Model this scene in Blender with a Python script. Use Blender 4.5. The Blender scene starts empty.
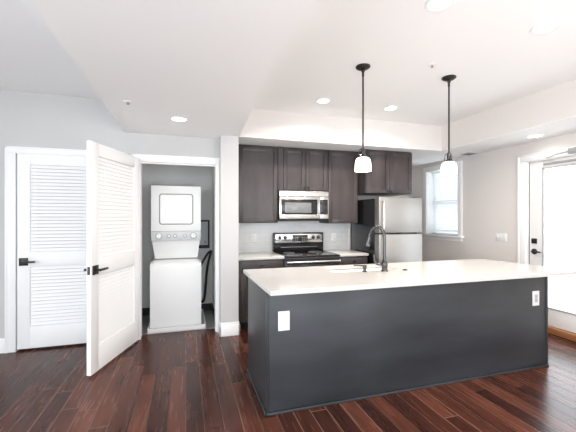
import bpy, bmesh, math, random
from mathutils import Vector, Matrix
random.seed(4)
S = bpy.context.scene
COL = S.collection
R = math.radians

# ------------------------------------------------------------------ camera
cd = bpy.data.cameras.new('camera'); cam = bpy.data.objects.new('camera', cd); COL.objects.link(cam)
cam.location = (0, 0, 1.39); cam.rotation_euler = (R(90), 0, -R(17.0125))
cd.sensor_width = 36; cd.lens = 335 / 576 * 36; cd.shift_y = 1 / 576; cd.clip_start = .05
S.camera = cam
# ------------------------------------------------------------------ daylight, exposure
W = bpy.data.worlds.new('daylight'); S.world = W; W.use_nodes = True
bg = W.node_tree.nodes['Background']; bg.inputs[0].default_value = (.89, .95, 1, 1); bg.inputs[1].default_value = 5.0
S.view_settings.view_transform = 'Standard'; S.view_settings.look = 'None'
S.view_settings.gamma = 1; S.view_settings.use_curve_mapping = False
S.view_settings.exposure = 0.53
CAN_W, PEND_W = 10.0, .8
WARM = (1, .89, .78)

def portal(name, loc, rot, sx, sy):
    l = bpy.data.lights.new(name, 'AREA'); l.shape = 'RECTANGLE'; l.size = sx; l.size_y = sy
    l.cycles.is_portal = True
    o = bpy.data.objects.new(name, l); COL.objects.link(o); o.location = loc; o.rotation_euler = rot
# sky portals in the room's openings (they only guide the sampling of the sky)
portal('sky_portal_door', (4.42, 2.63, 1.2), (0, R(90), 0), 1.9, .75)
portal('sky_portal_window', (4.42, 4.70, 1.65), (0, R(90), 0), 1.1, .72)
REAR = [(-2.3, -1.1), (-.1, 1.1), (2.3, 3.5)]  # window openings added out of view to let fill daylight in
for a, b in REAR:
    portal('sky_portal_rear', ((a + b) / 2, -2.85, 1.3), (R(90), 0, 0), b - a, 2.3)
SIDE = [(-2.5, -.6), (-.3, 1.5)]  # more openings added out of view, lighting the room from the left
for a, b in SIDE:
    portal('sky_portal_side', (-3.35, (a + b) / 2, 1.3), (0, R(-90), 0), 2.3, b - a)

# unseen fill lamp added behind the camera, brightening the room off the ceiling
fl = bpy.data.lights.new('ceiling_bounce_fill', 'AREA'); fl.shape = 'RECTANGLE'; fl.size = 3.0; fl.size_y = 2.0; fl.energy = 76; fl.color = (1, .97, .94)
fo = bpy.data.objects.new('ceiling_bounce_fill', fl); COL.objects.link(fo); fo.location = (1.9, -1.1, .8); fo.rotation_euler = (R(180), 0, 0)

# ------------------------------------------------------------------ materials
def mat(name, col, rough=.5, metal=0, coat=0, spec=.5, emis=None, estr=0):
    m = bpy.data.materials.new(name); m.use_nodes = True
    b = m.node_tree.nodes['Principled BSDF']
    b.inputs['Base Color'].default_value = (*col, 1); b.inputs['Roughness'].default_value = rough
    b.inputs['Metallic'].default_value = metal; b.inputs['Coat Weight'].default_value = coat
    b.inputs['Specular IOR Level'].default_value = spec
    if emis: b.inputs['Emission Color'].default_value = (*emis, 1); b.inputs['Emission Strength'].default_value = estr
    return m
def nodes(m): return m.node_tree.nodes, m.node_tree.links, m.node_tree.nodes['Principled BSDF']
def mth(N, L, op, a, b=None, c=None):
    n = N.new('ShaderNodeMath'); n.operation = op
    for i, v in enumerate((a, b, c)):
        if v is None: continue
        if isinstance(v, (int, float)): n.inputs[i].default_value = v
        else: L.new(v, n.inputs[i])
    return n.outputs[0]
def noisy(m, scale, amt, vec=(1, 1, 1), bump=0, detail=3, rough_amt=0):
    """small tone variation + bump from noise in object coordinates"""
    N, L, b = nodes(m)
    tc = N.new('ShaderNodeTexCoord'); mp = N.new('ShaderNodeMapping'); mp.inputs['Scale'].default_value = vec
    L.new(tc.outputs['Object'], mp.inputs[0])
    nz = N.new('ShaderNodeTexNoise'); nz.inputs['Scale'].default_value = scale; nz.inputs['Detail'].default_value = detail
    L.new(mp.outputs[0], nz.inputs['Vector'])
    if amt:
        c = b.inputs['Base Color'].default_value[:3]
        r = N.new('ShaderNodeValToRGB')
        r.color_ramp.elements[0].position = .3; r.color_ramp.elements[1].position = .7
        r.color_ramp.elements[0].color = (*[x * (1 - amt) for x in c], 1); r.color_ramp.elements[1].color = (*[min(1, x * (1 + amt)) for x in c], 1)
        L.new(nz.outputs['Fac'], r.inputs[0]); L.new(r.outputs[0], b.inputs['Base Color'])
    if bump:
        bp = N.new('ShaderNodeBump'); bp.inputs['Strength'].default_value = bump; bp.inputs['Distance'].default_value = .002
        L.new(nz.outputs['Fac'], bp.inputs['Height']); L.new(bp.outputs[0], b.inputs['Normal'])
    return m

M = {}
M['wall'] = noisy(mat('pale_grey_wall_paint', (.585, .582, .578), .75), 180, 0, bump=.05)
M['wallwarmlit'] = noisy(mat('warm_lit_wall_paint', (.76, .722, .695), .75), 180, 0, bump=.05)  # same wall paint with warmer, brighter light put into its colour
M['ceil'] = noisy(mat('ceiling_paint', (.93, .93, .93), .85), 150, 0, bump=.05)
M['laundry_wall'] = noisy(mat('laundry_paint', (.86, .86, .85), .7), 120, .03)
M['trim'] = noisy(mat('trim_paint', (.93, .93, .93), .38), 60, 0, bump=.02)
M['door'] = noisy(mat('door_paint', (.93, .93, .93), .42), 60, 0, bump=.02)
M['cab'] = noisy(mat('stained_cabinet', (.052, .042, .042), .36), 7, .35, (1, 1, .3), bump=.06, detail=6)
M['island'] = noisy(mat('slate_stained_panel', (.034, .038, .044), .36), 6, .3, (.25, .25, 1), bump=.05, detail=6)
M['islandtrim'] = noisy(mat('slate_stained_trim', (.03, .031, .034), .34), 7, .12, (1, 1, .2))
M['quartz'] = noisy(mat('white_quartz', (.60, .585, .565), .14), 40, .02, detail=5)
M['steel'] = noisy(mat('brushed_steel', (.40, .385, .37), .48, 1), 30, .05, (1, 1, 60), bump=.02)
M['steel_h'] = noisy(mat('brushed_steel_bar', (.72, .71, .70), .22, 1), 30, .03)
M['nickel'] = noisy(mat('dark_nickel', (.09, .087, .087), .25, 1), 20, .03)
M['black'] = noisy(mat('black_enamel', (.012, .012, .014), .16), 20, .05)
M['blackmatte'] = noisy(mat('black_plastic', (.02, .02, .022), .45), 40, .05)
M['bronze'] = noisy(mat('dark_bronze', (.035, .032, .03), .35, .6), 40, .1)
M['screen'] = noisy(mat('microwave_screen', (.20, .21, .22), .12), 900, .25, detail=0)
M['white'] = noisy(mat('white_enamel', (.92, .93, .93), .25), 10, 0, bump=.01)
M['whitegrey'] = noisy(mat('pale_grey_plastic', (.62, .65, .66), .35), 50, .02)
M['plastic'] = noisy(mat('white_plastic', (.85, .85, .84), .3), 50, .01)
M['slot'] = noisy(mat('outlet_slot', (.25, .25, .25), .5), 50, .01)
M['greyin'] = noisy(mat('grey_insert', (.50, .50, .51), .35), 50, .02)
M['vinyl'] = noisy(mat('grey_sheet_floor', (.26, .26, .26), .4), 40, .12)
M['oak'] = noisy(mat('oak_threshold', (.36, .15, .06), .4), 8, .2, (1, .1, 1))
M['conc'] = noisy(mat('pale_concrete', (.62, .62, .61), .8), 6, .06)
M['blind'] = noisy(mat('blind_slat', (.88, .88, .88), .4), 30, 0, bump=.01)
def translucent(m, f):
    N, L, b = nodes(m); t = N.new('ShaderNodeBsdfTranslucent'); t.inputs[0].default_value = (.9, .93, .95, 1); mx = N.new('ShaderNodeMixShader'); mx.inputs[0].default_value = f
    L.new(b.outputs[0], mx.inputs[1]); L.new(t.outputs[0], mx.inputs[2]); L.new(mx.outputs[0], N['Material Output'].inputs[0])
translucent(M['blind'], .3)
M['edoor'] = noisy(mat('entrance_door_paint', (.84, .84, .83), .4), 60, 0, bump=.02)
M['alu'] = noisy(mat('grey_aluminium', (.36, .36, .36), .45), 40, .04)
M['weather'] = noisy(mat('grey_weatherstrip', (.12, .12, .12), .6), 60, .05)
M['sinkw'] = noisy(mat('white_sink', (.84, .84, .83), .2), 10, .01)
M['lens'] = noisy(mat('downlight_lens', (.9, .9, .9), .5, emis=(1, .95, .88), estr=5), 30, 0)
M['shade'] = noisy(mat('opal_glass', (.9, .9, .88), .3, emis=(1, .93, .84), estr=3.0), 30, 0)
M['display'] = noisy(mat('dark_display', (.03, .03, .025), .15), 60, .3)

def glass(name, tint, fac):
    m = bpy.data.materials.new(name); m.use_nodes = True; N = m.node_tree.nodes; L = m.node_tree.links; N.clear()
    o = N.new('ShaderNodeOutputMaterial'); mx = N.new('ShaderNodeMixShader'); t = N.new('ShaderNodeBsdfTransparent'); g = N.new('ShaderNodeBsdfGlossy')
    t.inputs[0].default_value = (*tint, 1); g.inputs['Roughness'].default_value = .02; mx.inputs[0].default_value = fac
    L.new(t.outputs[0], mx.inputs[1]); L.new(g.outputs[0], mx.inputs[2]); L.new(mx.outputs[0], o.inputs[0])
    return m
M['glass'] = glass('clear_pane', (.97, .985, .99), .05)
M['clearshade'] = glass('clear_glass_rim', (.93, .93, .93), .12)

def floor_mat():
    m = mat('dark_cherry_planks', (.1, .05, .04), .3, spec=.22); N, L, b = nodes(m)
    tc = N.new('ShaderNodeTexCoord'); sp = N.new('ShaderNodeSeparateXYZ'); L.new(tc.outputs['Object'], sp.inputs[0])
    w, ln = .122, 1.15
    u = mth(N, L, 'DIVIDE', sp.outputs[0], w); row = mth(N, L, 'FLOOR', u); fu = mth(N, L, 'FRACT', u)
    wn = N.new('ShaderNodeTexWhiteNoise'); wn.noise_dimensions = '1D'; L.new(row, wn.inputs['W'])
    v = mth(N, L, 'ADD', mth(N, L, 'DIVIDE', sp.outputs[1], ln), mth(N, L, 'MULTIPLY', wn.outputs['Value'], 7.0))
    cl = mth(N, L, 'FLOOR', v); fv = mth(N, L, 'FRACT', v)
    cx = N.new('ShaderNodeCombineXYZ'); L.new(row, cx.inputs[0]); L.new(cl, cx.inputs[1])
    w2 = N.new('ShaderNodeTexWhiteNoise'); w2.noise_dimensions = '2D'; L.new(cx.outputs[0], w2.inputs['Vector'])
    ramp = N.new('ShaderNodeValToRGB'); e = ramp.color_ramp.elements
    e[0].position = 0; e[0].color = (.042, .0135, .0095, 1); e[1].position = 1; e[1].color = (.115, .039, .024, 1)
    k = e.new(.5); k.color = (.068, .0215, .0135, 1)
    L.new(w2.outputs['Value'], ramp.inputs[0])
    # grain
    add = N.new('ShaderNodeVectorMath'); add.operation = 'ADD'; L.new(tc.outputs['Object'], add.inputs[0])
    sc = N.new('ShaderNodeVectorMath'); sc.operation = 'SCALE'; sc.inputs['Scale'].default_value = 17; L.new(w2.outputs['Color'], sc.inputs[0]); L.new(sc.outputs[0], add.inputs[1])
    mp = N.new('ShaderNodeMapping'); mp.inputs['Scale'].default_value = (26, 1.6, 1); L.new(add.outputs[0], mp.inputs[0])
    nz = N.new('ShaderNodeTexNoise'); nz.inputs['Scale'].default_value = 1.6; nz.inputs['Detail'].default_value = 6; L.new(mp.outputs[0], nz.inputs['Vector'])
    n2 = N.new('ShaderNodeTexNoise'); n2.inputs['Scale'].default_value = 1.0; n2.inputs['Detail'].default_value = 4
    mp2 = N.new('ShaderNodeMapping'); mp2.inputs['Scale'].default_value = (9, 2.2, 1); L.new(add.outputs[0], mp2.inputs[0]); L.new(mp2.outputs[0], n2.inputs['Vector'])
    g = mth(N, L, 'ADD', mth(N, L, 'ADD', mth(N, L, 'MULTIPLY', nz.outputs['Fac'], 1.1), mth(N, L, 'MULTIPLY', n2.outputs['Fac'], 1.5)), -.3)
    mx = N.new('ShaderNodeMix'); mx.data_type = 'RGBA'; mx.blend_type = 'MULTIPLY'; mx.inputs[0].default_value = 1
    L.new(ramp.outputs[0], mx.inputs[6]); cg = N.new('ShaderNodeCombineColor')
    for i in range(3): L.new(g, cg.inputs[i])
    L.new(cg.outputs[0], mx.inputs[7])
    # grooves; the light tan ones paint the glint of bevelled plank edges
    du = mth(N, L, 'MULTIPLY', mth(N, L, 'MINIMUM', fu, mth(N, L, 'SUBTRACT', 1.0, fu)), w)
    dv = mth(N, L, 'MULTIPLY', mth(N, L, 'MINIMUM', fv, mth(N, L, 'SUBTRACT', 1.0, fv)), ln)
    d = mth(N, L, 'MINIMUM', du, dv)
    mr = N.new('ShaderNodeMapRange'); mr.inputs['From Min'].default_value = .0014; mr.inputs['From Max'].default_value = .0048; L.new(d, mr.inputs['Value'])
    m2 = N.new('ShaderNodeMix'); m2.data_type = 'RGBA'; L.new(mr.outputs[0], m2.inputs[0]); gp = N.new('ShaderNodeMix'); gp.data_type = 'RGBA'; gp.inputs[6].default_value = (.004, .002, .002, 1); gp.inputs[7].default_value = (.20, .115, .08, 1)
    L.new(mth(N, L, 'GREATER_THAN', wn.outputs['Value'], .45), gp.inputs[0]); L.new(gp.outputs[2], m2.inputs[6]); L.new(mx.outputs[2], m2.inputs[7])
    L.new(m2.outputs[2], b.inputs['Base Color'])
    hgt = mth(N, L, 'ADD', mr.outputs[0], mth(N, L, 'MULTIPLY', nz.outputs['Fac'], .25))
    bp = N.new('ShaderNodeBump'); bp.inputs['Strength'].default_value = .3; bp.inputs['Distance'].default_value = .002
    L.new(hgt, bp.inputs['Height']); L.new(bp.outputs[0], b.inputs['Normal'])
    L.new(mth(N, L, 'ADD', mth(N, L, 'MULTIPLY', nz.outputs['Fac'], .14), .19), b.inputs['Roughness'])
    return m
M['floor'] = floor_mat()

def tile_mat():
    m = mat('grey_subway_tile', (.6, .6, .6), .2); N, L, b = nodes(m)
    tc = N.new('ShaderNodeTexCoord'); sp = N.new('ShaderNodeSeparateXYZ'); L.new(tc.outputs['Object'], sp.inputs[0])
    cx = N.new('ShaderNodeCombineXYZ'); L.new(sp.outputs[0], cx.inputs[0]); L.new(sp.outputs[2], cx.inputs[1])
    br = N.new('ShaderNodeTexBrick'); br.inputs['Scale'].default_value = 1; br.inputs['Brick Width'].default_value = .15; br.inputs['Row Height'].default_value = .075
    br.inputs['Mortar Size'].default_value = .0022; br.inputs['Color1'].default_value = (.66, .67, .675, 1); br.inputs['Color2'].default_value = (.70, .71, .715, 1); br.inputs['Mortar'].default_value = (.80, .80, .79, 1)
    L.new(cx.outputs[0], br.inputs['Vector']); L.new(br.outputs['Color'], b.inputs['Base Color'])
    bp = N.new('ShaderNodeBump'); bp.inputs['Strength'].default_value = .3; bp.inputs['Distance'].default_value = .001; bp.invert = True
    L.new(br.outputs['Fac'], bp.inputs['Height']); L.new(bp.outputs[0], b.inputs['Normal'])
    return m
M['tile'] = tile_mat()

# ------------------------------------------------------------------ mesh helpers
OFF = {}
class MB:
    def __init__(s): s.bm = bmesh.new()
    def box(s, x0, x1, y0, y1, z0, z1, bev=0):
        vs = [s.bm.verts.new((x, y, z)) for x in (x0, x1) for y in (y0, y1) for z in (z0, z1)]
        idx = [(0, 1, 3, 2), (4, 6, 7, 5), (0, 4, 5, 1), (2, 3, 7, 6), (0, 2, 6, 4), (1, 5, 7, 3)]
        fs = [s.bm.faces.new([vs[i] for i in f]) for f in idx]
        if bev:
            es = list({e for f in fs for e in f.edges})
            bmesh.ops.bevel(s.bm, geom=es, offset=bev, segments=2, profile=.5, affect='EDGES')
        return s
    def obox(s, c, sx, sy, sz, rot, bev=0):
        t = MB().box(-sx / 2, sx / 2, -sy / 2, sy / 2, -sz / 2, sz / 2, bev)
        t.bm.transform(Matrix.Translation(c) @ rot.to_4x4()); s.merge(t); return s
    def merge(s, o):
        me = bpy.data.meshes.new('tmp'); o.bm.to_mesh(me); o.bm.free(); s.bm.from_mesh(me); bpy.data.meshes.remove(me)
    def prism(s, poly, z0, z1, bev=0):
        a = [s.bm.verts.new((x, y, z0)) for x, y in poly]; b = [s.bm.verts.new((x, y, z1)) for x, y in poly]
        n = len(poly); fs = [s.bm.faces.new(a[::-1]), s.bm.faces.new(b)]
        for i in range(n): fs.append(s.bm.faces.new((a[i], a[(i + 1) % n], b[(i + 1) % n], b[i])))
        if bev: bmesh.ops.bevel(s.bm, geom=list({e for f in fs for e in f.edges}), offset=bev, segments=2, profile=.5, affect='EDGES')
        return s
    def lathe(s, prof, c, axis=(0, 0, 1), seg=32, cap=True):
        """prof: (radius, height) along axis from c"""
        q = Vector((0, 0, 1)).rotation_difference(Vector(axis).normalized()); c = Vector(c); rings = []
        for r, h in prof:
            rings.append([s.bm.verts.new(c + q @ Vector((r * math.cos(2 * math.pi * i / seg), r * math.sin(2 * math.pi * i / seg), h))) for i in range(seg)])
        for a, b in zip(rings, rings[1:]):
            for i in range(seg): s.bm.faces.new((a[i], a[(i + 1) % seg], b[(i + 1) % seg], b[i]))
        if cap: s.bm.faces.new(rings[0][::-1]); s.bm.faces.new(rings[-1])
        return s
    def cyl(s, a, b, r, seg=24, r2=None):
        a, b = Vector(a), Vector(b); return s.lathe([(r, 0), (r if r2 is None else r2, (b - a).length)], a, b - a, seg)
    def tube(s, pts, r, seg=12, n=8, rs=None):
        P = [Vector(p) for p in pts]; out = []; rad = []
        ext = [2 * P[0] - P[1]] + P + [2 * P[-1] - P[-2]]
        for i in range(1, len(ext) - 2):
            for k in range(n):
                t = k / n; p0, p1, p2, p3 = ext[i - 1:i + 3]
                out.append(.5 * (2 * p1 + (p2 - p0) * t + (2 * p0 - 5 * p1 + 4 * p2 - p3) * t * t + (3 * p1 - p0 - 3 * p2 + p3) * t ** 3))
                rad.append(r if rs is None else rs[i - 1] * (1 - t) + rs[i] * t)
        out.append(P[-1]); rad.append(r if rs is None else rs[-1])
        rings = []; prev = None
        for i, p in enumerate(out):
            d = (out[min(i + 1, len(out) - 1)] - out[max(i - 1, 0)]).normalized()
            if prev is None: nrm = d.orthogonal().normalized()
            else: nrm = (prev - d * prev.dot(d)).normalized()
            prev = nrm; bn = d.cross(nrm)
            rings.append([s.bm.verts.new(p + rad[i] * (math.cos(2 * math.pi * k / seg) * nrm + math.sin(2 * math.pi * k / seg) * bn)) for k in range(seg)])
        for a, b in zip(rings, rings[1:]):
            for i in range(seg): s.bm.faces.new((a[i], a[(i + 1) % seg], b[(i + 1) % seg], b[i]))
        s.bm.faces.new(rings[0][::-1]); s.bm.faces.new(rings[-1]); return s
    def build(s, name, m, parent=None, label=None, smooth=True):
        bm = s.bm
        bmesh.ops.recalc_face_normals(bm, faces=bm.faces[:])
        if parent is not None: bmesh.ops.translate(bm, verts=bm.verts[:], vec=-Vector(OFF[parent]))
        me = bpy.data.meshes.new(name); bm.to_mesh(me); bm.free(); me.materials.append(M[m])
        o = bpy.data.objects.new(name, me); COL.objects.link(o)
        if parent is not None: o.parent = parent; OFF[o] = OFF[parent]
        else: OFF[o] = (0, 0, 0)
        if smooth:
            me.polygons.foreach_set('use_smooth', [True] * len(me.polygons)); me.set_sharp_from_angle(angle=R(32))
        if label: o['label'] = label
        return o
def tag(o, label, cat, group=None, kind=None):
    o['label'] = label; o['category'] = cat
    if group: o['group'] = group
    if kind: o['kind'] = kind
    return o
def thing(name, label, cat, loc, rotz=0, group=None, local=False, kind=None):
    o = bpy.data.objects.new(name, None); COL.objects.link(o); o.empty_display_size = .1
    o.location = loc; o.rotation_euler = (0, 0, rotz); OFF[o] = (0, 0, 0) if local else tuple(loc)
    return tag(o, label, cat, group, kind)
def struct(mb, name, m, label, cat):
    return tag(mb.build(name, m), label, cat, None, 'structure')
def copy_tree(o, loc, label, parent=None):
    c = o.copy(); COL.objects.link(c)
    if parent: c.parent = parent
    else: c.location = loc; c['label'] = label
    for ch in o.children: copy_tree(ch, None, None, c)
    return c

# ------------------------------------------------------------------ setting
CZ, SZ = 2.69, 2.34          # high ceiling, dropped soffit
CW = 4.13                    # closet wall plane
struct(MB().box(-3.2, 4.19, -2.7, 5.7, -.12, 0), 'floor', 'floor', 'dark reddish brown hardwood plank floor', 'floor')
struct(MB().box(-3.3, 4.4, -2.8, 5.7, CZ, CZ + .12), 'ceiling', 'ceil', 'high white ceiling with recessed lights', 'ceiling')
sof = MB().prism([(-.65, -2.7), (.36, -2.7), (.51, 1.41), (.599, 3.954), (.599, CW), (-.656, CW)], SZ, CZ)
struct(sof, 'ceiling_soffit', 'ceil', 'dropped white ceiling section running towards the laundry closet', 'ceiling')
b = MB().box(.599, 3.52, 3.954, 4.68, SZ + .004, CZ)
struct(b, 'wall_bulkhead', 'wallwarmlit', 'bulkhead over the kitchen wall cabinets', 'wall')
struct(MB().box(3.52, 4.19, -2.7, 5.7, SZ + .004, CZ), 'wall_dropped', 'wallwarmlit', 'warm-tinted side of the dropped strip along the entrance door wall', 'wall')
struct(MB().prism([(.599, 3.954), (3.52, 3.954), (3.52, -2.7), (4.19, -2.7), (4.19, 5.6), (3.18, 5.6), (3.18, 4.68), (.599, 4.68)], SZ, SZ + .004), 'ceiling_dropped', 'ceil', 'white underside of the bulkhead and of the dropped strip', 'ceiling')
# closet wall with two openings
LO = (-1.672, -.795, 2.05); UO = (-.50, .355, 2.035)
b = MB()
b.box(-3.2, LO[0], CW, CW + .12, 0, CZ); b.box(LO[0], LO[1], CW, CW + .12, LO[2], CZ); b.box(LO[1], UO[0], CW, CW + .12, 0, CZ)
b.box(UO[0], UO[1], CW, CW + .12, UO[2], CZ); b.box(UO[1], .392, CW, CW + .12, 0, CZ)
struct(b, 'wall_closet', 'wall', 'pale grey wall around the two closet doorways', 'wall')
struct(MB().box(.392, .599, 3.954, 4.68, 0, SZ), 'wall_wing', 'wall', 'narrow white wing wall between laundry closet and kitchen', 'wall')
struct(MB().box(.599, 3.18, 4.68, 5.6, 0, CZ), 'wall_kitchen', 'wallwarmlit', 'kitchen wall behind the cabinets', 'wall')
struct(MB().box(3.18, 4.40, 5.6, 5.7, 0, CZ), 'wall_back', 'wallwarmlit', 'recessed wall behind the refrigerator corner', 'wall')
# right wall with window and door
WY, WZ = (4.335, 5.075), (1.085, 2.205); DY, DZ = (2.275, 3.215), 2.10
b = MB(); x0, x1 = 4.19, 4.39
b.box(x0, x1, -2.8, DY[0], 0, CZ); b.box(x0, x1, DY[0], DY[1], DZ, CZ); b.box(x0, x1, DY[1], WY[0], 0, CZ)
b.box(x0, x1, WY[0], WY[1], 0, WZ[0]); b.box(x0, x1, WY[0], WY[1], WZ[1], CZ); b.box(x0, x1, WY[1], 5.7, 0, CZ)
struct(b, 'wall_right', 'wallwarmlit', 'warm-tinted wall with the window and the glazed entrance door', 'wall')
b = MB(); ys = [-2.8] + [v for p in SIDE for v in p] + [4.25]
for i in range(0, len(ys), 2): b.box(-3.3, -3.2, ys[i], ys[i + 1], 0, CZ)
for a, c in SIDE: b.box(-3.3, -3.2, a, c, 0, .15); b.box(-3.3, -3.2, a, c, 2.45, CZ)
struct(b, 'wall_left', 'wall', 'wall of the living area beyond the picture', 'wall')
b = MB(); xs = [-3.2] + [v for p in REAR for v in p] + [4.19]
for i in range(0, len(xs), 2): b.box(xs[i], xs[i + 1], -2.8, -2.7, 0, CZ)
for a, c in REAR: b.box(a, c, -2.8, -2.7, 0, .15); b.box(a, c, -2.8, -2.7, 2.45, CZ)
struct(b, 'wall_rear', 'wall', 'wall with wide added openings behind the camera', 'wall')
# laundry closet shell
LX0, LX1, LY1 = -.60, .385, 5.12
b = MB(); b.box(LX0 - .08, LX0, CW + .12, LY1, 0, SZ); b.box(LX1, .392, CW + .12, LY1, 0, SZ); b.box(LX0 - .08, .599, LY1, LY1 + .08, 0, SZ)
struct(b, 'wall_laundry', 'laundry_wall', 'grey walls inside the laundry closet', 'wall')
struct(MB().box(LX0 - .08, .392, CW + .12, LY1 + .08, SZ, SZ + .06), 'ceiling_laundry', 'laundry_wall', 'low ceiling of the laundry closet', 'ceiling')
struct(MB().box(LX0, LX1, CW + .14, LY1, 0, .004), 'floor_laundry', 'vinyl', 'grey sheet floor of the laundry closet', 'floor')
b = MB(); b.box(LX0, LX1, LY1 - .012, LY1, .004, .105); b.box(LX1 - .012, LX1, CW + .13, LY1 - .012, .004, .105); b.box(LX0, LX0 + .012, CW + .13, LY1 - .012, .004, .105)
struct(b, 'baseboard_laundry', 'blackmatte', 'black cove base in the laundry closet', 'baseboard')
# dark room behind louvred door
b = MB(); b.box(-1.9, LX0 - .08, 5.1, 5.16, 0, SZ); b.box(-1.9, -1.84, CW + .12, 5.1, 0, SZ)
struct(b, 'wall_storage', 'wall', 'walls of the closed storage closet', 'wall')

# baseboards
def base_profile(b, x0, x1, y0, y1):
    b.box(x0, x1, y0, y1, 0, .118, .002)
b = MB(); b.box(-3.2, -1.762, CW - .016, CW, 0, .15, .003)
struct(b, 'baseboard_left', 'trim', 'white baseboard left of the louvred closet door', 'baseboard')
b = MB(); e = .016
b.box(.392 - e, .599 + e, 3.954 - e, 3.954, 0, .125, .003); b.box(.392 - e, .392, 3.954 - e, CW - .03, 0, .125, .003); b.box(.599, .599 + e, 3.954 - e, 4.045, 0, .125, .003)
e = .008
b.box(.392 - e, .599 + e, 3.954 - e, 3.954, .125, .155, .003); b.box(.392 - e, .392, 3.954 - e, CW - .03, .125, .155, .003); b.box(.599, .599 + e, 3.954 - e, 4.045, .125, .155, .003)
struct(b, 'baseboard_wing', 'trim', 'white stepped baseboard wrapped round the wing wall', 'baseboard')
b = MB(); b.box(4.174, 4.19, 3.33, 5.6, 0, .15, .003); b.box(4.174, 4.19, -2.7, 2.16, 0, .15, .003)
struct(b, 'baseboard_right', 'trim', 'white baseboard along the warm-tinted wall', 'baseboard')

# casings
def casing(y, xl, xr, top, w, d=.02, wr=None):
    wr = w if wr is None else wr
    b = MB(); b.box(xl - w, xl, y - d, y, 0, top, .004); b.box(xr, xr + wr, y - d, y, 0, top, .004); b.box(xl - w, xr + wr, y - d, y, top, top + .066, .004)
    k = .006
    b.box(xl - w, xl - w + .02, y - d - k, y - d + .002, 0, top + .066, .002); b.box(xl - w, xr + wr, y - d - k, y - d + .002, top + .048, top + .066, .002)
    return b
b = casing(CW, LO[0], LO[1], LO[2], .09)
b.box(LO[0] - .001, LO[0] + .001, CW - .015, CW + .12, 0, LO[2]); b.box(LO[1] - .004, LO[1] + .001, CW - .015, CW + .12, 0, LO[2]); b.box(LO[0], LO[1], CW - .015, CW + .12, LO[2] - .004, LO[2] + .001)
struct(b, 'trim_1', 'trim', 'white casing round the closed louvred closet door', 'door trim')
b = casing(CW, UO[0], UO[1], UO[2], .09, wr=.036)
b.box(UO[0], UO[0] + .012, CW - .01, CW + .13, 0, UO[2]); b.box(UO[1] - .008, UO[1], CW - .01, CW + .13, 0, UO[2]); b.box(UO[0], UO[1], CW - .01, CW + .13, UO[2] - .012, UO[2])
b.box(UO[0] + .01, UO[1] - .01, CW + .045, CW + .06, UO[2] - .028, UO[2] - .01)
struct(b, 'trim_2', 'trim', 'white casing round the open laundry closet', 'door trim')
b = MB(); k = 4.19
b.box(k - .022, k, DY[1], DY[1] + .107, 0, DZ, .004); b.box(k - .022, k, DY[0] - .107, DY[0], 0, DZ, .004); b.box(k - .022, k, DY[0] - .107, DY[1] + .107, DZ, DZ + .085, .004)
b.box(k - .03, k - .02, DY[1] + .085, DY[1] + .107, 0, DZ + .085, .003); b.box(k - .03, k - .02, DY[0] - .107, DY[1] + .107, DZ + .065, DZ + .085, .003)
b.box(k - .01, 4.39, DY[1] - .014, DY[1], .06, DZ); b.box(k - .01, 4.39, DY[0], DY[0] + .014, .06, DZ); b.box(k - .01, 4.39, DY[0], DY[1], DZ - .012, DZ)
struct(b, 'trim_3', 'trim', 'white casing round the glazed entrance door', 'door trim')
struct(MB().box(4.15, 4.42, DY[0] + .0, DY[1], 0, .07, .006), 'trim_4', 'oak', 'oak brown threshold under the entrance door', 'threshold')
struct(MB().box(4.42, 14, -10, 14, -.3, -.2), 'ground', 'conc', 'pale paving outside the entrance door', 'ground')

# ------------------------------------------------------------------ louvred doors
def louver(b, x0, x1, z0, z1, n, t, k, an):
    p = (z1 - z0) / n
    for i in range(n):
        c = Vector(((x0 + x1) / 2, -t / 2, z0 + (i + .5) * p))
        b.obox(c, x1 - x0, .007, p * k, Matrix.Rotation(R(an), 3, 'X'))
def handle(root, x, z, side, t):
    f = 0 if side > 0 else -t; s = side
    ro = MB().box(x - .040, x + .040, *sorted((f, f + s * .009)), z - .040, z + .040, .002).build('door_handle', 'bronze', root, 'dark bronze square rosette with lever')
    l = MB().cyl((x, f + s * .008, z), (x, f + s * .05, z), .011, 16); l.box(x - .115, x + .012, *sorted((f + s * .042, f + s * .056)), z - .010, z + .010, .004)
    l.build('lever', 'bronze', ro)
def louver_door(name, label, loc, rotz, Wd, both):
    t = .040; r = thing(name, label, 'door', loc, rotz, local=True, kind='structure')
    z = (.0, .23, .85, 1.005, 1.915, 2.03); s = .112
    b = MB(); b.box(0, s, -t, 0, 0, z[5], .003); b.box(Wd - s, Wd, -t, 0, 0, z[5], .003)
    for a, c in ((z[0], z[1]), (z[2], z[3]), (z[4], z[5])): b.box(s - .001, Wd - s + .001, -t, 0, a, c, .003)
    b.build('door_frame', 'door', r)
    for a, c, n in ((z[1], z[2], 17), (z[3], z[4], 25)):
        b = MB(); louver(b, s, Wd - s, a, c, n, t - .004, (.9 if a < .5 else .97) if both else .90, (22 if a < .5 else 15) if both else 20); b.build('louver_panel', 'door', r)
    hx = Wd - .058
    handle(r, hx, .905, 1, t)
    if both:
        handle(r, hx, .905, -1, t)
        MB().box(Wd - .001, Wd + .002, -t / 2 - .012, -t / 2 + .012, .87, .94).build('latch_plate', 'bronze', r)
    for hz in (.25, 1.02, 1.8):
        MB().cyl((-.004, .004, hz - .045), (-.004, .004, hz + .045), .006, 12).build('hinge', 'trim', r)
    return r
louver_door('door_1', 'closed white louvred closet door with dark lever handle', (-.806, 4.124, .02), R(180), .856, False)
louver_door('door_2', 'white louvred door standing open beside the laundry closet', (-.493, 4.092, .02), math.atan2(-.946, -.322), .885, True)

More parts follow.
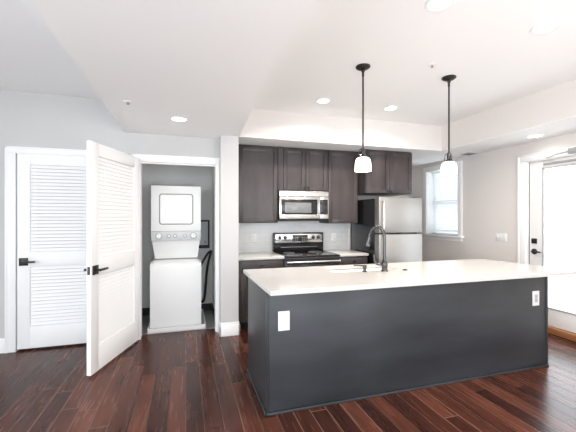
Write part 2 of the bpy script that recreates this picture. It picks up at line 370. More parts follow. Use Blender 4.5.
# ------------------------------------------------------------------ entrance door
r = thing('door_3', 'white entrance door with full height glass and black lever', 'door', (4.215, DY[1] - .016, .075), kind='structure')
x0, x1 = 4.215, 4.26; ya, yb = DY[0] + .016, DY[1] - .016; zt = DZ - .015; st = .165
b = MB(); b.box(x0, x1, yb - st, yb, .075, zt, .003); b.box(x0, x1, ya, ya + st, .075, zt, .003)
b.box(x0, x1, ya + st - .001, yb - st + .001, zt - .09, zt, .003); b.box(x0, x1, ya + st - .001, yb - st + .001, .075, .28, .003)
b.build('door_frame', 'edoor', r)
MB().box(4.205, 4.235, yb + .001, yb + .013, .075, zt).build('weatherstrip', 'weather', r, 'dark weatherstrip')
b = MB(); q = .018
b.box(x0 - .006, x0 + .01, yb - st - q, yb - st + .004, .275, zt - .085, .002); b.box(x0 - .006, x0 + .01, ya + st - .004, ya + st + q, .275, zt - .085, .002)
b.box(x0 - .006, x0 + .01, ya + st, yb - st, zt - .09 - q, zt - .085, .002); b.box(x0 - .006, x0 + .01, ya + st, yb - st, .275, .28 + q, .002)
b.build('glazing_bead', 'greyin', r)
MB().box(x0 + .018, x0 + .026, ya + st - .005, yb - st + .005, .272, zt - .082).build('glass_pane', 'glass', r)
db = MB().box(x0 - .014, x0, 3.10, 3.168, 1.055, 1.12, .004).build('deadbolt', 'blackmatte', r)
MB().box(x0 - .032, x0 - .012, 3.128, 3.140, 1.07, 1.105, .003).build('thumb_turn', 'bronze', db)
lh = MB().lathe([(.036, 0), (.036, .008), (.030, .014)], (x0, 3.135, .955), (-1, 0, 0), 28).build('door_handle', 'blackmatte', r)
MB().tube([(x0 - .012, 3.135, .955), (x0 - .048, 3.135, .955), (x0 - .058, 3.115, .955), (x0 - .058, 3.06, .957), (x0 - .056, 3.02, .955)], .010, n=5).build('lever', 'blackmatte', lh)
cl = MB().box(4.115, 4.167, 2.45, 2.69, 2.10, 2.165, .008).build('door_closer', 'alu', r, 'silver hydraulic door closer')
MB().tube([(4.14, 2.66, 2.135), (4.10, 2.80, 2.115)], .008, n=2).build('closer_arm', 'alu', cl)
MB().tube([(4.10, 2.80, 2.115), (4.165, 2.95, 2.105)], .007, n=2).build('closer_arm', 'alu', cl)
MB().box(x0 - .012, x0, 2.40, 3.02, 2.022, 2.05, .004).build('slide_rail', 'alu', r)

# ------------------------------------------------------------------ window and blind
r = thing('window_1', 'window with white casing in the warm-tinted wall beyond the refrigerator', 'window', (4.19, 4.70, 1.085), kind='structure')
b = MB(); k = 4.19; cw = .078
b.box(k - .02, k, WY[0] - cw, WY[0], WZ[0], WZ[1], .004); b.box(k - .02, k, WY[1], WY[1] + cw, WZ[0], WZ[1], .004); b.box(k - .02, k, WY[0] - cw, WY[1] + cw, WZ[1], WZ[1] + cw, .004)
b.build('window_casing', 'trim', r)
b = MB(); b.box(k - .055, k + .10, WY[0] - cw - .03, WY[1] + cw + .03, WZ[0] - .028, WZ[0], .006); b.build('window_sill', 'trim', r)
b = MB(); b.box(k - .016, k, WY[0] - cw, WY[1] + cw, WZ[0] - .085, WZ[0] - .026, .003); b.build('sill_apron', 'trim', r)
b = MB(); b.box(k - .002, 4.35, WY[0], WY[0] + .006, WZ[0], WZ[1]); b.box(k - .002, 4.35, WY[1] - .006, WY[1], WZ[0], WZ[1]); b.box(k - .002, 4.35, WY[0], WY[1], WZ[1] - .006, WZ[1]); b.box(k + .09, 4.35, WY[0], WY[1], WZ[0], WZ[0] + .006)
b.build('window_jamb', 'trim', r)
b = MB(); xa, xb = 4.35, 4.39; f = .045; zm = 1.64
b.box(xa, xb, WY[0], WY[0] + f, WZ[0], WZ[1], .003); b.box(xa, xb, WY[1] - f, WY[1], WZ[0], WZ[1], .003); b.box(xa, xb, WY[0], WY[1], WZ[1] - f, WZ[1], .003); b.box(xa, xb, WY[0], WY[1], WZ[0], WZ[0] + f, .003); b.box(xa, xb, WY[0], WY[1], zm - .02, zm + .02, .003)
b.build('window_frame', 'trim', r)
MB().box(xa + .016, xa + .022, WY[0] + f - .004, WY[1] - f + .004, WZ[0] + f - .004, WZ[1] - f + .004).build('window_pane', 'glass', r)
r = thing('window_blind', 'white horizontal slat blind lowered in the window', 'blind', (4.312, 4.70, WZ[1]))
MB().box(4.285, 4.34, WY[0] + .006, WY[1] - .006, WZ[1] - .05, WZ[1] - .002, .004).build('headrail', 'blind', r)
b = MB(); n = 22; za, zb = 1.125, WZ[1] - .06
for i in range(n):
    b.obox(Vector((4.312, 4.705, za + (zb - za) * (i + .5) / n)),   .056, WY[1] - WY[0] - .02, .003, Matrix.Rotation(R(57), 3, 'Y'))
b.build('slat', 'blind', r)
MB().box(4.295, 4.33, WY[0] + .008, WY[1] - .008, 1.095, 1.113, .004).build('bottom_rail', 'blind', r)
for yy in (4.46, 4.95): MB().cyl((4.286, yy, 1.1), (4.286, yy, WZ[1] - .03), .0015, 8).build('ladder_cord', 'blind', r)

# ------------------------------------------------------------------ lamps
def downlight(x, y, z, label, w):
    r = thing('recessed_ceiling_light', label, 'ceiling light', (x, y, z), group='recessed ceiling lights')
    MB().lathe([(.085, 0), (.082, -.006), (.066, -.006), (.062, .0)], (x, y, z), seg=36, cap=False).build('trim_ring', 'trim', r)
    MB().lathe([(.064, -.001), (.064, -.004)], (x, y, z), seg=36).build('lens', 'lens', r)
    l = bpy.data.lights.new('downlight_bulb', 'AREA'); l.shape = 'DISK'; l.size = .12; l.energy = w; l.color = WARM; l.spread = R(150)
    o = bpy.data.objects.new('downlight_bulb', l); COL.objects.link(o); o.parent = r; o.location = (0, 0, -.012)
    return r
downlight(1.478, 1.676, CZ, 'recessed ceiling light at the top edge above the island', CAN_W)
downlight(2.352, 1.676, CZ, 'recessed ceiling light nearest the entrance door on the high ceiling', CAN_W)
downlight(1.474, 3.468, CZ, 'recessed ceiling light in front of the bulkhead, left of first pendant rod', CAN_W)
downlight(2.344, 3.468, CZ, 'recessed ceiling light in front of the bulkhead, between the pendant rods', CAN_W)
downlight(-.06, 3.414, SZ, 'recessed light in the dropped ceiling before the laundry closet', CAN_W * .22)
downlight(3.915, 2.91, SZ, 'recessed light in the dropped strip by the entrance door', CAN_W * .09)

def pendant(x, y, zb, label):
    r = thing('pendant_lamp', label, 'pendant light', (x, y, CZ), group='pendant lamps over the island')
    MB().lathe([(.062, 0), (.062, -.010), (.045, -.022), (.012, -.028)], (x, y, CZ), seg=36).build('canopy', 'bronze', r)
    b = MB(); b.lathe([(.012, 0), (.017, -.012), (.010, -.03), (.010, -.06)], (x, y, CZ - .026), seg=20)
    b.build('swivel', 'bronze', r)
    MB().cyl((x, y, CZ - .05), (x, y, zb + .19), .0075, 16).build('rod', 'bronze', r)
    b = MB(); b.lathe([(.010, .205), (.014, .20), (.018, .185), (.018, .145), (.034, .128), (.036, .112)], (x, y, zb), seg=28); b.build('socket_cap', 'nickel', r)
    for a in range(3):
        c, s = math.cos(a * 2.094 + .5), math.sin(a * 2.094 + .5)
        MB().tube([(x + .010 * c, y + .010 * s, zb + .195), (x + .034 * c, y + .034 * s, zb + .178), (x + .036 * c, y + .036 * s, zb + .115)], .0035, 8, 5).build('cap_bracket', 'nickel', r)
    o = [(.034, .118), (.050, .112), (.062, .095), (.067, .07), (.069, .03), (.070, 0), (.066, 0), (.065, .03), (.063, .068), (.058, .09), (.047, .106), (.03, .112)]
    MB().lathe(o, (x, y, zb), seg=40, cap=False).build('lamp_shade', 'shade', r)
    MB().lathe([(.006, .105), (.018, .095), (.026, .065), (.02, .04), (.004, .03)], (x, y, zb), seg=20).build('bulb', 'lens', r)
    l = bpy.data.lights.new('pendant_bulb', 'POINT'); l.energy = PEND_W; l.color = WARM; l.shadow_soft_size = .05
    ob = bpy.data.objects.new('pendant_bulb', l); COL.objects.link(ob); ob.parent = r; ob.location = (0, 0, zb - CZ - .02)
    return r
p1 = pendant(1.466, 2.577, 1.786, 'pendant lamp hanging in front of the kitchen wall cabinets')
copy_tree(p1, (2.346, 2.545, CZ), 'pendant lamp hanging in front of the window and blind')

def sprinkler(x, y, z, label):
    r = thing('fire_sprinkler', label, 'sprinkler', (x, y, z), group='ceiling fire sprinklers')
    MB().lathe([(.038, 0), (.036, -.005), (.02, -.006)], (x, y, z), seg=28).build('escutcheon', 'plastic', r)
    b = MB(); b.lathe([(.009, -.004), (.009, -.012)], (x, y, z), seg=12)
    b.lathe([(.012, -.019), (.012, -.021)], (x, y, z), seg=14)
    for s in (-1, 1): b.tube([(x + s * .008, y, z - .010), (x + s * .010, y, z - .015), (x + s * .004, y, z - .020)], .002, 6, 4)
    b.build('sprinkler_head', 'alu', r); return r
sprinkler(2.016, 2.379, CZ, 'small round fire sprinkler on the high ceiling between pendant canopies')
sprinkler(-.454, 3.033, SZ, 'small fire sprinkler in the dropped ceiling near its left edge')
r = thing('air_vent', 'small dark slotted air vent in the dropped strip near the window', 'vent', (4.05, 4.03, SZ))
MB().box(3.97, 4.15, 3.93, 4.10, SZ - .006, SZ, .002).build('vent_frame', 'whitegrey', r)
b = MB()
for i in range(6): b.box(3.985, 4.135, 3.945 + i * .024, 3.957 + i * .024, SZ - .010, SZ - .004)
b.build('vent_slat', 'slot', r)

# ------------------------------------------------------------------ cabinets
KW, UF, BF = 4.675, 4.36, 4.07   # wall face, upper front, base front
def shaker(x0, x1, z0, z1, y, parent, knob=None, st=.058, t=.02):
    b = MB(); g = .003; x0 += g; x1 -= g; z0 += g; z1 -= g
    b.box(x0, x0 + st, y - t, y, z0, z1, .0015); b.box(x1 - st, x1, y - t, y, z0, z1, .0015)
    b.box(x0 + st - .001, x1 - st + .001, y - t, y, z1 - st, z1, .0015); b.box(x0 + st - .001, x1 - st + .001, y - t, y, z0, z0 + st, .0015)
    b.box(x0 + st - .002, x1 - st + .002, y - t + .012, y - .003, z0 + st - .002, z1 - st + .002)
    d = b.build('door', 'cab', parent)
    if knob:
        MB().lathe([(.005, 0), (.005, .012), (.013, .016), (.014, .024), (.008, .029)], (knob[0], y - t, knob[1]), (0, -1, 0), 20).build('knob', 'bronze', d, 'dark knob')
    return d
def carcass(x0, x1, y, z0, z1, parent, name='body', yb=KW):
    return MB().box(x0, x1, y, yb, z0, z1, .001).build(name, 'cab', parent)

r = thing('wall_cabinet', 'tall single door wall cabinet left of the microwave', 'cabinet', (.92, 4.52, 1.31))
carcass(.604, 1.188, UF, 1.31, SZ - .003, r); shaker(.655, 1.186, 1.312, SZ - .02, UF, r, (1.158, 1.342))
MB().box(.604, .655, UF - .02, UF, 1.31, SZ - .003).build('filler_strip', 'cab', r)
r = thing('wall_cabinet', 'short double door wall cabinet above the microwave', 'cabinet', (1.55, 4.52, 1.755))
carcass(1.191, 1.917, UF, 1.755, SZ - .003, r)
MB().box(1.191, 1.258, UF - .018, UF, 1.757, SZ - .003).build('filler_strip', 'cab', r)
shaker(1.262, 1.588, 1.757, SZ - .02, UF, r, (1.562, 1.79)); shaker(1.588, 1.915, 1.757, SZ - .02, UF, r, (1.614, 1.79))
r = thing('wall_cabinet', 'tall narrow wall cabinet right of the microwave', 'cabinet', (2.15, 4.52, 1.30))
carcass(1.92, 2.388, UF, 1.30, SZ - .003, r); shaker(1.923, 2.386, 1.302, SZ - .02, UF, r)
r = thing('wall_cabinet', 'deep double door cabinet above the refrigerator', 'cabinet', (2.79, 4.4, 1.725))
FF = 4.165
carcass(2.405, 3.165, FF, 1.725, SZ - .003, r); shaker(2.407, 2.785, 1.727, SZ - .02, FF, r, (2.762, 1.755)); shaker(2.785, 3.163, 1.727, SZ - .02, FF, r, (2.808, 1.755))

def base_cabinet(x0, x1, label):
    r = thing('base_cabinet', label, 'cabinet', ((x0 + x1) / 2, 4.37, 0))
    carcass(x0, x1, BF, .10, .862, r)
    MB().box(x0, x1, BF + .07, BF + .085, 0, .10).build('toe_kick', 'blackmatte', r)
    zc = .70; y = BF
    b = MB(); b.box(x0 + .025, x1 - .003, y - .02, y, zc, .845, .002); d = b.build('drawer', 'cab', r)
    xm = (x0 + x1) / 2
    MB().lathe([(.005, 0), (.005, .012), (.013, .016), (.014, .024), (.008, .029)], (xm, y - .02, .80), (0, -1, 0), 20).build('knob', 'nickel', d)
    shaker(x0 + .025, x1 - .003, .105, zc - .004, y, r, (x1 - .04, .64))
base_cabinet(.62, 1.185, 'base cabinet between the wing wall and the range')
base_cabinet(1.962, 2.375, 'base cabinet between the range and the refrigerator')
def counter(x0, x1, label):
    return tag(MB().box(x0, x1, 4.035, 4.668, .864, .895, .003).build('countertop', 'quartz'), label, 'countertop', 'countertops beside the range')
counter(.603, 1.187, 'white countertop left of the range')
counter(1.96, 2.382, 'white countertop right of the range')
tag(MB().box(.60, 2.43, 4.669, 4.68, .86, 1.32).build('wall_backsplash', 'tile'), 'grey subway tile backsplash behind the range', 'backsplash', None, 'structure')

# ------------------------------------------------------------------ range
r = thing('range', 'stainless and black electric range with rear control panel', 'oven', (1.573, 4.35, 0))
X0, X1, YF = 1.193, 1.953, 4.055
MB().box(X0, X1, YF, 4.655, .02, .872, .004).build('body', 'black', r)
for xx in (X0 + .05, X1 - .05):
    for yy in (YF + .05, 4.6): MB().cyl((xx, yy, 0), (xx, yy, .025), .018, 12).build('foot', 'blackmatte', r)
ct = MB().box(X0 - .002, X1 + .002, YF - .02, 4.60, .872, .892, .006).build('cooktop', 'black', r, 'black glass cooktop')
for cx_, cy_, rr in ((1.38, 4.2, .10), (1.77, 4.2, .075), (1.38, 4.46, .075), (1.77, 4.46, .10)):
    MB().lathe([(rr, 0), (rr, .0012), (rr - .004, .0012), (rr - .004, 0)], (cx_, cy_, .892), seg=40, cap=False).build('burner_ring', 'greyin', ct)
MB().box(X0 + .004, X1 - .004, YF - .026, YF + .001, .838, .872, .003).build('front_fascia', 'blackmatte', r)
od = MB().box(X0 + .004, X1 - .004, YF - .03, YF, .22, .836, .006).build('oven_door', 'black', r)
MB().box(X0 + .09, X1 - .09, YF - .033, YF - .028, .36, .66, .004).build('oven_window', 'black', od)
b = MB(); b.box(X0 + .012, X1 - .012, YF - .080, YF - .055, .790, .834, .010)
for xx in (X0 + .05, X1 - .05): b.cyl((xx, YF - .06, .815), (xx, YF - .028, .815), .010, 12)
b.build('handle', 'steel_h', od)
MB().box(X0 + .004, X1 - .004, YF - .028, YF, .06, .212, .005).build('storage_drawer', 'steel', r)
bgd = MB().box(X0, X1, 4.585, 4.660, .888, 1.165, .010).build('backguard', 'black', r)
cpn = MB().box(X0 + .022, X1 - .022, 4.576, 4.588, 1.022, 1.146, .004).build('control_panel', 'steel_h', r)
MB().box(X0 + .27, X1 - .255, 4.572, 4.578, 1.04, 1.132, .002).build('display', 'display', cpn)
for xx in (X0 + .085, X0 + .165, X1 - .165, X1 - .085):
    k = MB().lathe([(.026, 0), (.026, .004), (.020, .006), (.018, .024), (.012, .026)], (xx, 4.576, 1.096), (0, -1, 0), 24).build('control_knob', 'blackmatte', cpn)
    MB().box(xx - .002, xx + .002, 4.548, 4.551, 1.098, 1.114).build('pointer', 'plastic', k)
for i in range(3):
    for j in range(2):
        for xa in (X0 + .285, X1 - .345): MB().box(xa + i * .028, xa + .018 + i * .028, 4.570, 4.573, 1.05 + j * .03, 1.066 + j * .03).build('button', 'slot', cpn)
MB().box(X0 + .10, X1 - .10, 4.578, 4.587, .955, .962, .001).build('vent_slot', 'steel', bgd)

# ------------------------------------------------------------------ microwave
r = thing('microwave', 'stainless over the range microwave with black door window', 'microwave', (1.548, 4.5, 1.355))
A0, A1, AF = 1.193, 1.905, 4.315
MB().box(A0, A1, AF, 4.672, 1.355, 1.745, .004).build('body', 'black', r)
b = MB().box(A0, A1, AF - .022, AF, 1.668, 1.743, .004)
b.build('vent_panel', 'steel_h', r)
b = MB()
for i in range(3): b.box(A0 + .05, A1 - .05, AF - .0235, AF - .021, 1.69 + i * .012, 1.693 + i * .012)
b.build('vent_slot', 'steel', r)
dr = MB().box(A0, 1.765, AF - .025, AF, 1.362, 1.664, .005).build('door', 'steel_h', r)
dw = MB().box(A0 + .026, 1.734, AF - .028, AF - .023, 1.424, 1.63, .002).build('window_frame', 'black', dr)
MB().box(A0 + .075, 1.645, AF - .030, AF - .027, 1.448, 1.585, .001).build('window_screen', 'screen', dr)
b = MB(); b.box(1.738, 1.754, AF - .062, AF - .042, 1.40, 1.645, .008); b.box(1.740, 1.752, AF - .05, AF - .023, 1.415, 1.43); b.box(1.740, 1.752, AF - .05, AF - .023, 1.62, 1.635)
b.build('handle', 'steel_h', dr)
cp = MB().box(1.768, A1, AF - .025, AF, 1.362, 1.664, .005).build('control_panel', 'steel_h', r)
MB().box(1.772, 1.892, AF - .028, AF - .023, 1.424, 1.63, .002).build('keypad', 'black', cp)
MB().box(1.787, 1.877, AF - .030, AF - .027, 1.592, 1.616, .001).build('display', 'display', cp)
for i in range(3):
    for j in range(6): MB().box(1.792 + i * .03, 1.81 + i * .03, AF - .0295, AF - .0275, 1.438 + j * .024, 1.450 + j * .024).build('button', 'display', cp)
MB().box(A0 + .02, A1 - .02, AF + .01, 4.66, 1.335, 1.356, .003).build('underside_vent', 'blackmatte', r)

# ------------------------------------------------------------------ refrigerator
r = thing('refrigerator', 'stainless top freezer refrigerator with black sides', 'refrigerator', (2.78, 4.3, 0))
G0, G1, GB, GF, GT = 2.436, 3.118, 3.985, 3.865, 1.655
MB().box(G0, G1, GB, 4.665, .03, GT - .015, .006).build('body', 'black', r)
MB().box(G0 + .02, G1 - .02, GB - .02, GB + .05, 0, .09, .003).build('toe_grille', 'blackmatte', r)
def fdoor(name, z0, z1, hz0, hz1, out):
    d = MB().box(G0, G1, GF, GB - .006, z0, z1, .012).build(name, 'steel', r)
    x = G0 + .045; y = GF
    MB().tube([(x, y + .004, hz0), (x, y - .035, hz0 + .015), (x, y - .048, hz0 + .07), (x, y - .05, (hz0 + hz1) / 2), (x, y - .048, hz1 - .07), (x, y - .035, hz1 - .015), (x, y + .004, hz1)], .013, n=6).build('handle', 'steel_h', d)
    return d
fdoor('freezer_door', 1.176, GT, 1.20, 1.60, 1); fdoor('refrigerator_door', .10, 1.160, .62, 1.14, -1)
MB().box(G1 - .11, G1 - .01, GF + .02, GB + .05, GT - .016, GT + .008, .004).build('hinge_cover', 'blackmatte', r)

# ------------------------------------------------------------------ island
IX0, IX1, IY0, IY1 = .542, 3.232, 2.284, 3.01
r = thing('kitchen_island', 'long dark slate stained island base', 'kitchen island', (1.89, 2.65, 0))
b = MB(); b.box(IX0 + .012, IX1 - .012, IY0 + .012, IY0 + .03, .0, .874); b.box(IX0 + .03, IX1 - .03, IY1 - .09, IY1 - .07, .0, .10)
b.box(IX0 + .012, IX1 - .012, IY1 - .02, IY1, .10, .874); b.box(1.02, 1.04, IY0 + .03, IY1 - .02, .0, .874); b.box(2.1, 2.12, IY0 + .03, IY1 - .02, .0, .874)
b.build('carcass', 'islandtrim', r)
MB().box(IX0 + .010, IX1 - .010, IY0, IY0 + .012, .02, .874, .001).build('front_panel', 'island', r)
MB().box(IX0, IX0 + .012, IY0 + .015, IY1, .02, .874, .001).build('end_panel', 'island', r)
MB().box(IX1 - .012, IX1, IY0 + .015, IY1, .02, .874, .001).build('end_panel', 'island', r)
for xa, xb in ((IX0 - .003, IX0 + .014), (IX1 - .020, IX1 + .005)):
    MB().box(xa, xb, IY0 - .005, IY0 + .022, 0, .874, .002).build('corner_trim', 'islandtrim', r)
b = MB(); b.box(IX0 - .012, IX1 + .010, IY0 - .012, IY0 + .002, 0, .018, .004); b.box(IX0 - .012, IX0 + .002, IY0 - .012, IY1, 0, .018, .004); b.box(IX1 - .002, IX1 + .010, IY0 - .012, IY1, 0, .018, .004)
b.build('base_molding', 'island', r)
nd = 5; wx = (IX1 - IX0 - .02) / nd
for i in range(nd):
    xa = IX0 + .01 + i * wx
    b = MB(); st, y, t = .055, IY1 + .02, .02
    b.box(xa + .002, xa + st, y - t, y, .105, .865, .0015); b.box(xa + wx - st, xa + wx - .002, y - t, y, .105, .865, .0015)
    b.box(xa + st - .001, xa + wx - st + .001, y - t, y, .81, .865, .0015); b.box(xa + st - .001, xa + wx - st + .001, y - t, y, .105, .16, .0015); b.box(xa + st, xa + wx - st, y - t + .002, y - t + .01, .16, .81)
    b.build('door', 'island', r)
# counter slab with sink cut-out
T0, T1 = .876, .906
SX0, SX1, SY0, SY1 = 1.235, 1.90, 2.665, 2.995
o = [(.530, 2.118), (3.425, 2.105), (3.275, 3.06), (.508, 3.075)]
b = MB(); bm = b.bm
hole = [(SX0, SY0), (SX1, SY0), (SX1, SY1), (SX0, SY1)]
def ring(poly, z): return [bm.verts.new((x, y, z)) for x, y in poly]
ot, ob, ht, hb = ring(o, T1), ring(o, T0), ring(hole, T1), ring(hole, T0)
oe = ring([(o[0][0] + .004, o[0][1] + .004), (o[1][0] - .004, o[1][1] + .004), (o[2][0] - .004, o[2][1] - .004), (o[3][0] + .004, o[3][1] - .004)], T1)
for v in ot: v.co.z -= .004
for i in range(4):
    j = (i + 1) % 4
    for q in ((oe[i], oe[j], ht[j], ht[i]), (ot[i], ot[j], oe[j], oe[i]), (ob[i], ob[j], ot[j], ot[i]), (ob[j], ob[i], hb[i], hb[j]), (ht[i], ht[j], hb[j], hb[i])): bm.faces.new(q)
tag(b.build('island_countertop', 'quartz', smooth=False), 'long white quartz slab on top of the dark island', 'countertop')
r = thing('kitchen_sink', 'white undermount sink basin set in the island countertop', 'sink', ((SX0 + SX1) / 2, (SY0 + SY1) / 2, .68))
b = MB(); bm = b.bm; zb = .72; zt_ = T0 - .001; e = .02
top = ring(hole, zt_); flr = ring([(SX0 + .01, SY0 + .01), (SX1 - .03, SY0 + .01), (SX1 - .03, SY1 - .17), (SX0 + .01, SY1 - .17)], zb)
fl = ring([(SX0 - e, SY0 - e), (SX1 + e, SY0 - e), (SX1 + e, SY1 + e), (SX0 - e, SY1 + e)], zt_); und = ring([(SX0 - .005, SY0 - .005), (SX1 - .015, SY0 - .005), (SX1 - .015, SY1 - .155), (SX0 - .005, SY1 - .155)], zb - .015)
bm.faces.new(flr); bm.faces.new(und[::-1])
for i in range(4):
    j = (i + 1) % 4
    for q in ((top[i], top[j], flr[j], flr[i]), (fl[i], fl[j], top[j], top[i]), (fl[j], fl[i], und[i], und[j])): bm.faces.new(q)
b.build('basin', 'sinkw', r)
MB().lathe([(.045, 0), (.045, .003), (.03, .002)], ((SX0 + SX1) / 2, SY0 + .09, zb), seg=28).build('drain', 'steel', r)

# faucet
fx, fy, z0 = 1.698, 2.605, T1
r = thing('kitchen_faucet', 'dark nickel gooseneck pull down faucet on the island', 'faucet', (fx, fy, z0))
MB().lathe([(.031, 0), (.031, .006), (.026, .012), (.024, .035), (.027, .045), (.027, .075), (.020, .09), (.016, .10)], (fx, fy, z0), seg=28).build('base', 'nickel', r)
dx, dy = -.62, .785            # spout swings over the sink
def fp(t, h): return (fx + dx * t, fy + dy * t, z0 + h)
MB().tube([fp(0, .08), fp(0, .20), fp(0, .30), fp(.016, .36), fp(.055, .395), fp(.10, .385), fp(.13, .345), fp(.142, .30)], .0135, 14, 8).build('spout', 'nickel', r)
sh = MB().tube([fp(.141, .305), fp(.149, .27), fp(.157, .24), fp(.162, .218)], .02, 18, 4, rs=[.016, .019, .022, .026]).build('spray_head', 'nickel', r)
b = MB(); b.cyl((fx, fy, z0 + .06), (fx - .052, fy + .012, z0 + .063), .011, 16)
b.tube([(fx - .050, fy + .012, z0 + .063), (fx - .072, fy + .018, z0 + .072), (fx - .088, fy + .022, z0 + .10), (fx - .094, fy + .024, z0 + .15)], .009, 12, 6, rs=[.013, .012, .009, .007])
b.build('lever_handle', 'nickel', r)
r = thing('soap_dispenser', 'short nickel soap dispenser beside the faucet', 'soap dispenser', (1.511, 2.627, T1))
MB().lathe([(.021, 0), (.021, .005), (.014, .010), (.013, .030), (.017, .034), (.017, .056), (.010, .060)], (1.511, 2.627, T1), seg=24).build('pump_body', 'nickel', r)
MB().tube([(1.511, 2.627, T1 + .052), (1.47, 2.66, T1 + .054), (1.437, 2.688, T1 + .050)], .006, 10, 5).build('nozzle', 'nickel', r)
r = thing('air_switch_button', 'small round nickel button set in the island countertop', 'button', (1.91, 2.603, T1))
MB().lathe([(.022, 0), (.022, .004), (.016, .006)], (1.91, 2.603, T1), seg=24).build('collar', 'nickel', r)
MB().lathe([(.013, .004), (.013, .010)], (1.91, 2.603, T1), seg=20).build('push_button', 'bronze', r)

# ------------------------------------------------------------------ outlets and switch
def outlet(x, y, z, w, h, label, inner, group):
    r = thing('wall_outlet', label, 'outlet', (x, y, z), group=group)
    p = MB().box(x - w / 2, x + w / 2, y - .006, y, z - h / 2, z + h / 2, .002).build('cover_plate', 'plastic', r)
    if inner == 'duplex':
        for s in (-1, 1):
            q = MB().lathe([(.0215, 0), (.0215, .002), (.019, .003)], (x, y - .0055, z + s * h * .2), (0, -1, 0), 24).build('socket', 'plastic', r)
            for k in (-1, 1): MB().box(x + k * .007 - .0014, x + k * .007 + .0014, y - .0092, y - .0083, z + s * h * .2 - .003, z + s * h * .2 + .007).build('slot', 'slot', q)
            MB().cyl((x, y - .0083, z + s * h * .2 - .010), (x, y - .0092, z + s * h * .2 - .010), .0026, 10).build('ground_hole', 'slot', q)
    else:
        q = MB().box(x - .017, x + .017, y - .009, y - .005, z - .035, z + .035, .002).build('socket', 'greyin', r, 'grey rectangular socket insert')
        for s in (-1, 1):
            for k in (-1, 1): MB().box(x + k * .007 - .0012, x + k * .007 + .0012, y - .0098, y - .0088, z + s * .018 - .004, z + s * .018 + .005).build('slot', 'slot', q)
outlet(.668, IY0, .653, .085, .138, 'white duplex outlet on the island front near its left corner', 'duplex', 'island outlets')
outlet(3.083, IY0, .642, .082, .135, 'white plated outlet on the island front near its right edge', 'decora', 'island outlets')
outlet(.921, 4.669, 1.095, .085, .118, 'white outlet on the grey tile left of the range', 'duplex', 'backsplash outlets')
outlet(2.156, 4.669, 1.085, .078, .122, 'white outlet on the grey tile right of the range', 'duplex', 'backsplash outlets')
r = thing('light_switch', 'wide white multi gang light switch on the warm-tinted wall', 'light switch', (4.19, 3.58, 1.107))
p = MB().box(4.184, 4.19, 3.492, 3.668, 1.05, 1.165, .002).build('cover_plate', 'plastic', r)
for i in range(3):
    yy = 3.526 + i * .054
    MB().box(4.180, 4.186, yy - .016, yy + .016, 1.075, 1.14, .002).build('rocker', 'plastic', p)

# ------------------------------------------------------------------ laundry
PX0, PX1, PY0, PY1 = -.435, .245, 4.27, 5.0
r = thing('drain_pan', 'shallow white drain pan under the laundry stack', 'drain pan', (-.1, 4.62, .004))
b = MB(); h = .062; t = .014
b.box(PX0, PX1, PY0, PY1, .0045, .012); b.box(PX0, PX1, PY0, PY0 + t, .0045, h, .003); b.box(PX0, PX1, PY1 - t, PY1, .0045, h, .003)
b.box(PX0, PX0 + t, PY0, PY1, .0045, h, .003); b.box(PX1 - t, PX1, PY0, PY1, .0045, h, .003)
b.build('pan', 'plastic', r, smooth=False)

r = thing('laundry_center', 'white stacked washer and dryer in the closet', 'washer dryer', (-.11, 4.65, .012))
V0, V1, VF, VB = -.410, .190, 4.335, 4.93
for xx in (V0 + .06, V1 - .06):
    for yy in (VF + .06, VB - .06): MB().cyl((xx, yy, .010), (xx, yy, .045), .02, 12).build('foot', 'blackmatte', r)
# washer body with sloped top front
def side_prism(b, prof, xa, xb):
    A = [b.bm.verts.new((xa, y, z)) for y, z in prof]; B = [b.bm.verts.new((xb, y, z)) for y, z in prof]; n = len(prof)
    fs = [b.bm.faces.new(A), b.bm.faces.new(B[::-1])] + [b.bm.faces.new((A[i], B[i], B[(i + 1) % n], A[(i + 1) % n])) for i in range(n)]
    bmesh.ops.bevel(b.bm, geom=list({e for f in fs for e in f.edges}), offset=.006, segments=2, profile=.5, affect='EDGES')
    return b
side_prism(MB(), [(VF, .045), (VB, .045), (VB, .836), (VF + .10, .836), (VF + .012, .812), (VF, .785)], V0, V1).build('washer_body', 'white', r)
side_prism(MB(), [(VF + .03, .826), (VF + .115, .850), (VF + .20, .850), (VF + .20, .834), (VF + .11, .834), (VF + .03, .814)], V0 + .03, V1 - .03).build('washer_lid', 'white', r)
# tapered column between washer and dryer
b = MB(); bm = b.bm
lo = ring([(V0 + .045, VF + .21), (V1 - .045, VF + .21), (V1 - .045, VB), (V0 + .045, VB)], .834); hi = ring([(V0 + .012, VF + .15), (V1 - .012, VF + .15), (V1 - .012, VB), (V0 + .012, VB)], 1.095)
bm.faces.new(lo[::-1]); bm.faces.new(hi)
for i in range(4): bm.faces.new((lo[i], lo[(i + 1) % 4], hi[(i + 1) % 4], hi[i]))
b.build('back_column', 'white', r, smooth=False)
MB().box(V0 + .04, V1 - .04, VF + .196, VF + .212, .834, .862).build('lid_gap_shade', 'slot', r, 'dark strip painted as the shadow behind the lid')  # dark strip standing in for the shaded gap behind the lid
DF = VF + .115
MB().box(V0, V1, DF, VB, 1.212, 1.782, .008).build('dryer_body', 'white', r)
cp = MB().box(V0 + .002, V1 - .002, DF - .004, VB, 1.092, 1.211, .005).build('control_panel', 'whitegrey', r)
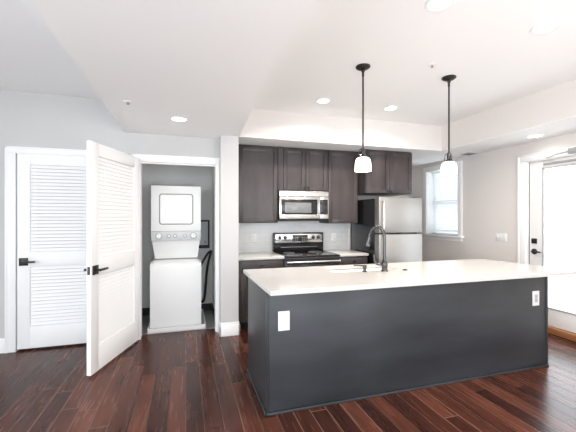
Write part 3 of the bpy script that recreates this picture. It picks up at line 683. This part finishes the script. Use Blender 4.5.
for xx, rr in ((V0 + .093, .034), (V1 - .093, .034), (V0 + .21, .018), (V0 + .285, .018), (V1 - .20, .016)):
    k = MB().lathe([(rr, 0), (rr, .004), (rr * .78, .008), (rr * .7, .026), (rr * .5, .028)], (xx, DF - .004, 1.153), (0, -1, 0), 28).build('control_knob', 'white', cp)
    MB().lathe([(rr + .006, 0), (rr + .006, .002), (rr, .002)], (xx, DF - .004, 1.153), (0, -1, 0), 28).build('knob_ring', 'slot', k)
    MB().box(xx - .0018, xx + .0018, DF - .034, DF - .031, 1.153, 1.153 + rr * .6).build('pointer', 'slot', k)
MB().box(V0 + .30, V1 - .235, DF - .006, DF - .003, 1.115, 1.125).build('caption_strip', 'greyin', cp)
# dryer door: rounded rectangle with a groove round it
def rrect(cx, cz, w, h, rad, n=8):
    pts = []
    for sx, sz, a0 in ((1, 1, 0), (-1, 1, 90), (-1, -1, 180), (1, -1, 270)):
        for i in range(n + 1):
            a = R(a0 + 90 * i / n); pts.append((cx + sx * (w / 2 - rad) + rad * math.cos(a), cz + sz * (h / 2 - rad) + rad * math.sin(a)))
    return pts
def rr_plate(w, h, rad, ya, yb, cx, cz, inset=.006):
    b = MB(); P = rrect(cx, cz, w, h, rad); Q = rrect(cx, cz, w - 2 * inset, h - 2 * inset, max(.005, rad - inset)); n = len(P)
    A = [b.bm.verts.new((x, ya, z)) for x, z in P]; B = [b.bm.verts.new((x, yb + inset, z)) for x, z in P]; C = [b.bm.verts.new((x, yb, z)) for x, z in Q]
    b.bm.faces.new(A); b.bm.faces.new(C[::-1])
    for i in range(n):
        j = (i + 1) % n; b.bm.faces.new((A[i], A[j], B[j], B[i])); b.bm.faces.new((B[i], B[j], C[j], C[i]))
    return b
dcx, dcz = (V0 + V1) / 2, 1.488
rr_plate(.410, .390, .037, DF + .002, DF - .001, dcx, dcz, .001).build('door_gasket', 'slot', r, 'grey seal line round the dryer door')
dd = rr_plate(.388, .368, .03, DF + .001, DF - .014, dcx, dcz, .008).build('dryer_door', 'white', r)
MB().box(dcx + .150, dcx + .158, DF - .018, DF - .013, 1.45, 1.48, .002).build('finger_pull', 'whitegrey', dd)
# hoses and outlet box
tag(MB().tube([(.10, 5.00, .50), (.16, 5.04, .58), (.219, 5.06, .69), (.285, 5.06, .81), (.33, 5.06, .872), (.365, 5.07, .888)], .016, 12, 8).build('washer_hose', 'blackmatte'), 'black hose arching from behind the washer to the closet side wall', 'hose', 'laundry hoses')
tag(MB().tube([(.362, 5.03, .90), (.345, 5.04, .83), (.32, 5.05, .72), (.296, 5.05, .55), (.285, 5.05, .40), (.262, 5.05, .19), (.22, 5.05, .15), (.15, 5.03, .2)], .017, 12, 8).build('washer_hose', 'blackmatte'), 'black hose dropping beside the washer to the closet floor', 'hose', 'laundry hoses')
r = thing('laundry_outlet_box', 'black framed utility box on the closet wall beside the dryer', 'utility box', (.24, 5.12, 1.14))
b = MB(); b.box(.14, .163, 5.085, LY1, .93, 1.345, .003); b.box(.318, .341, 5.085, LY1, .93, 1.345, .003); b.box(.16, .32, 5.085, LY1, 1.322, 1.345, .003); b.box(.16, .32, 5.085, LY1, .93, .975, .003)
b.build('box_frame', 'blackmatte', r)
MB().box(.162, .319, 5.108, LY1, .974, 1.323).build('box_back', 'whitegrey', r)
MB().cyl((.28, 5.108, 1.02), (.28, 5.075, 1.02), .012, 12).build('valve', 'nickel', r)
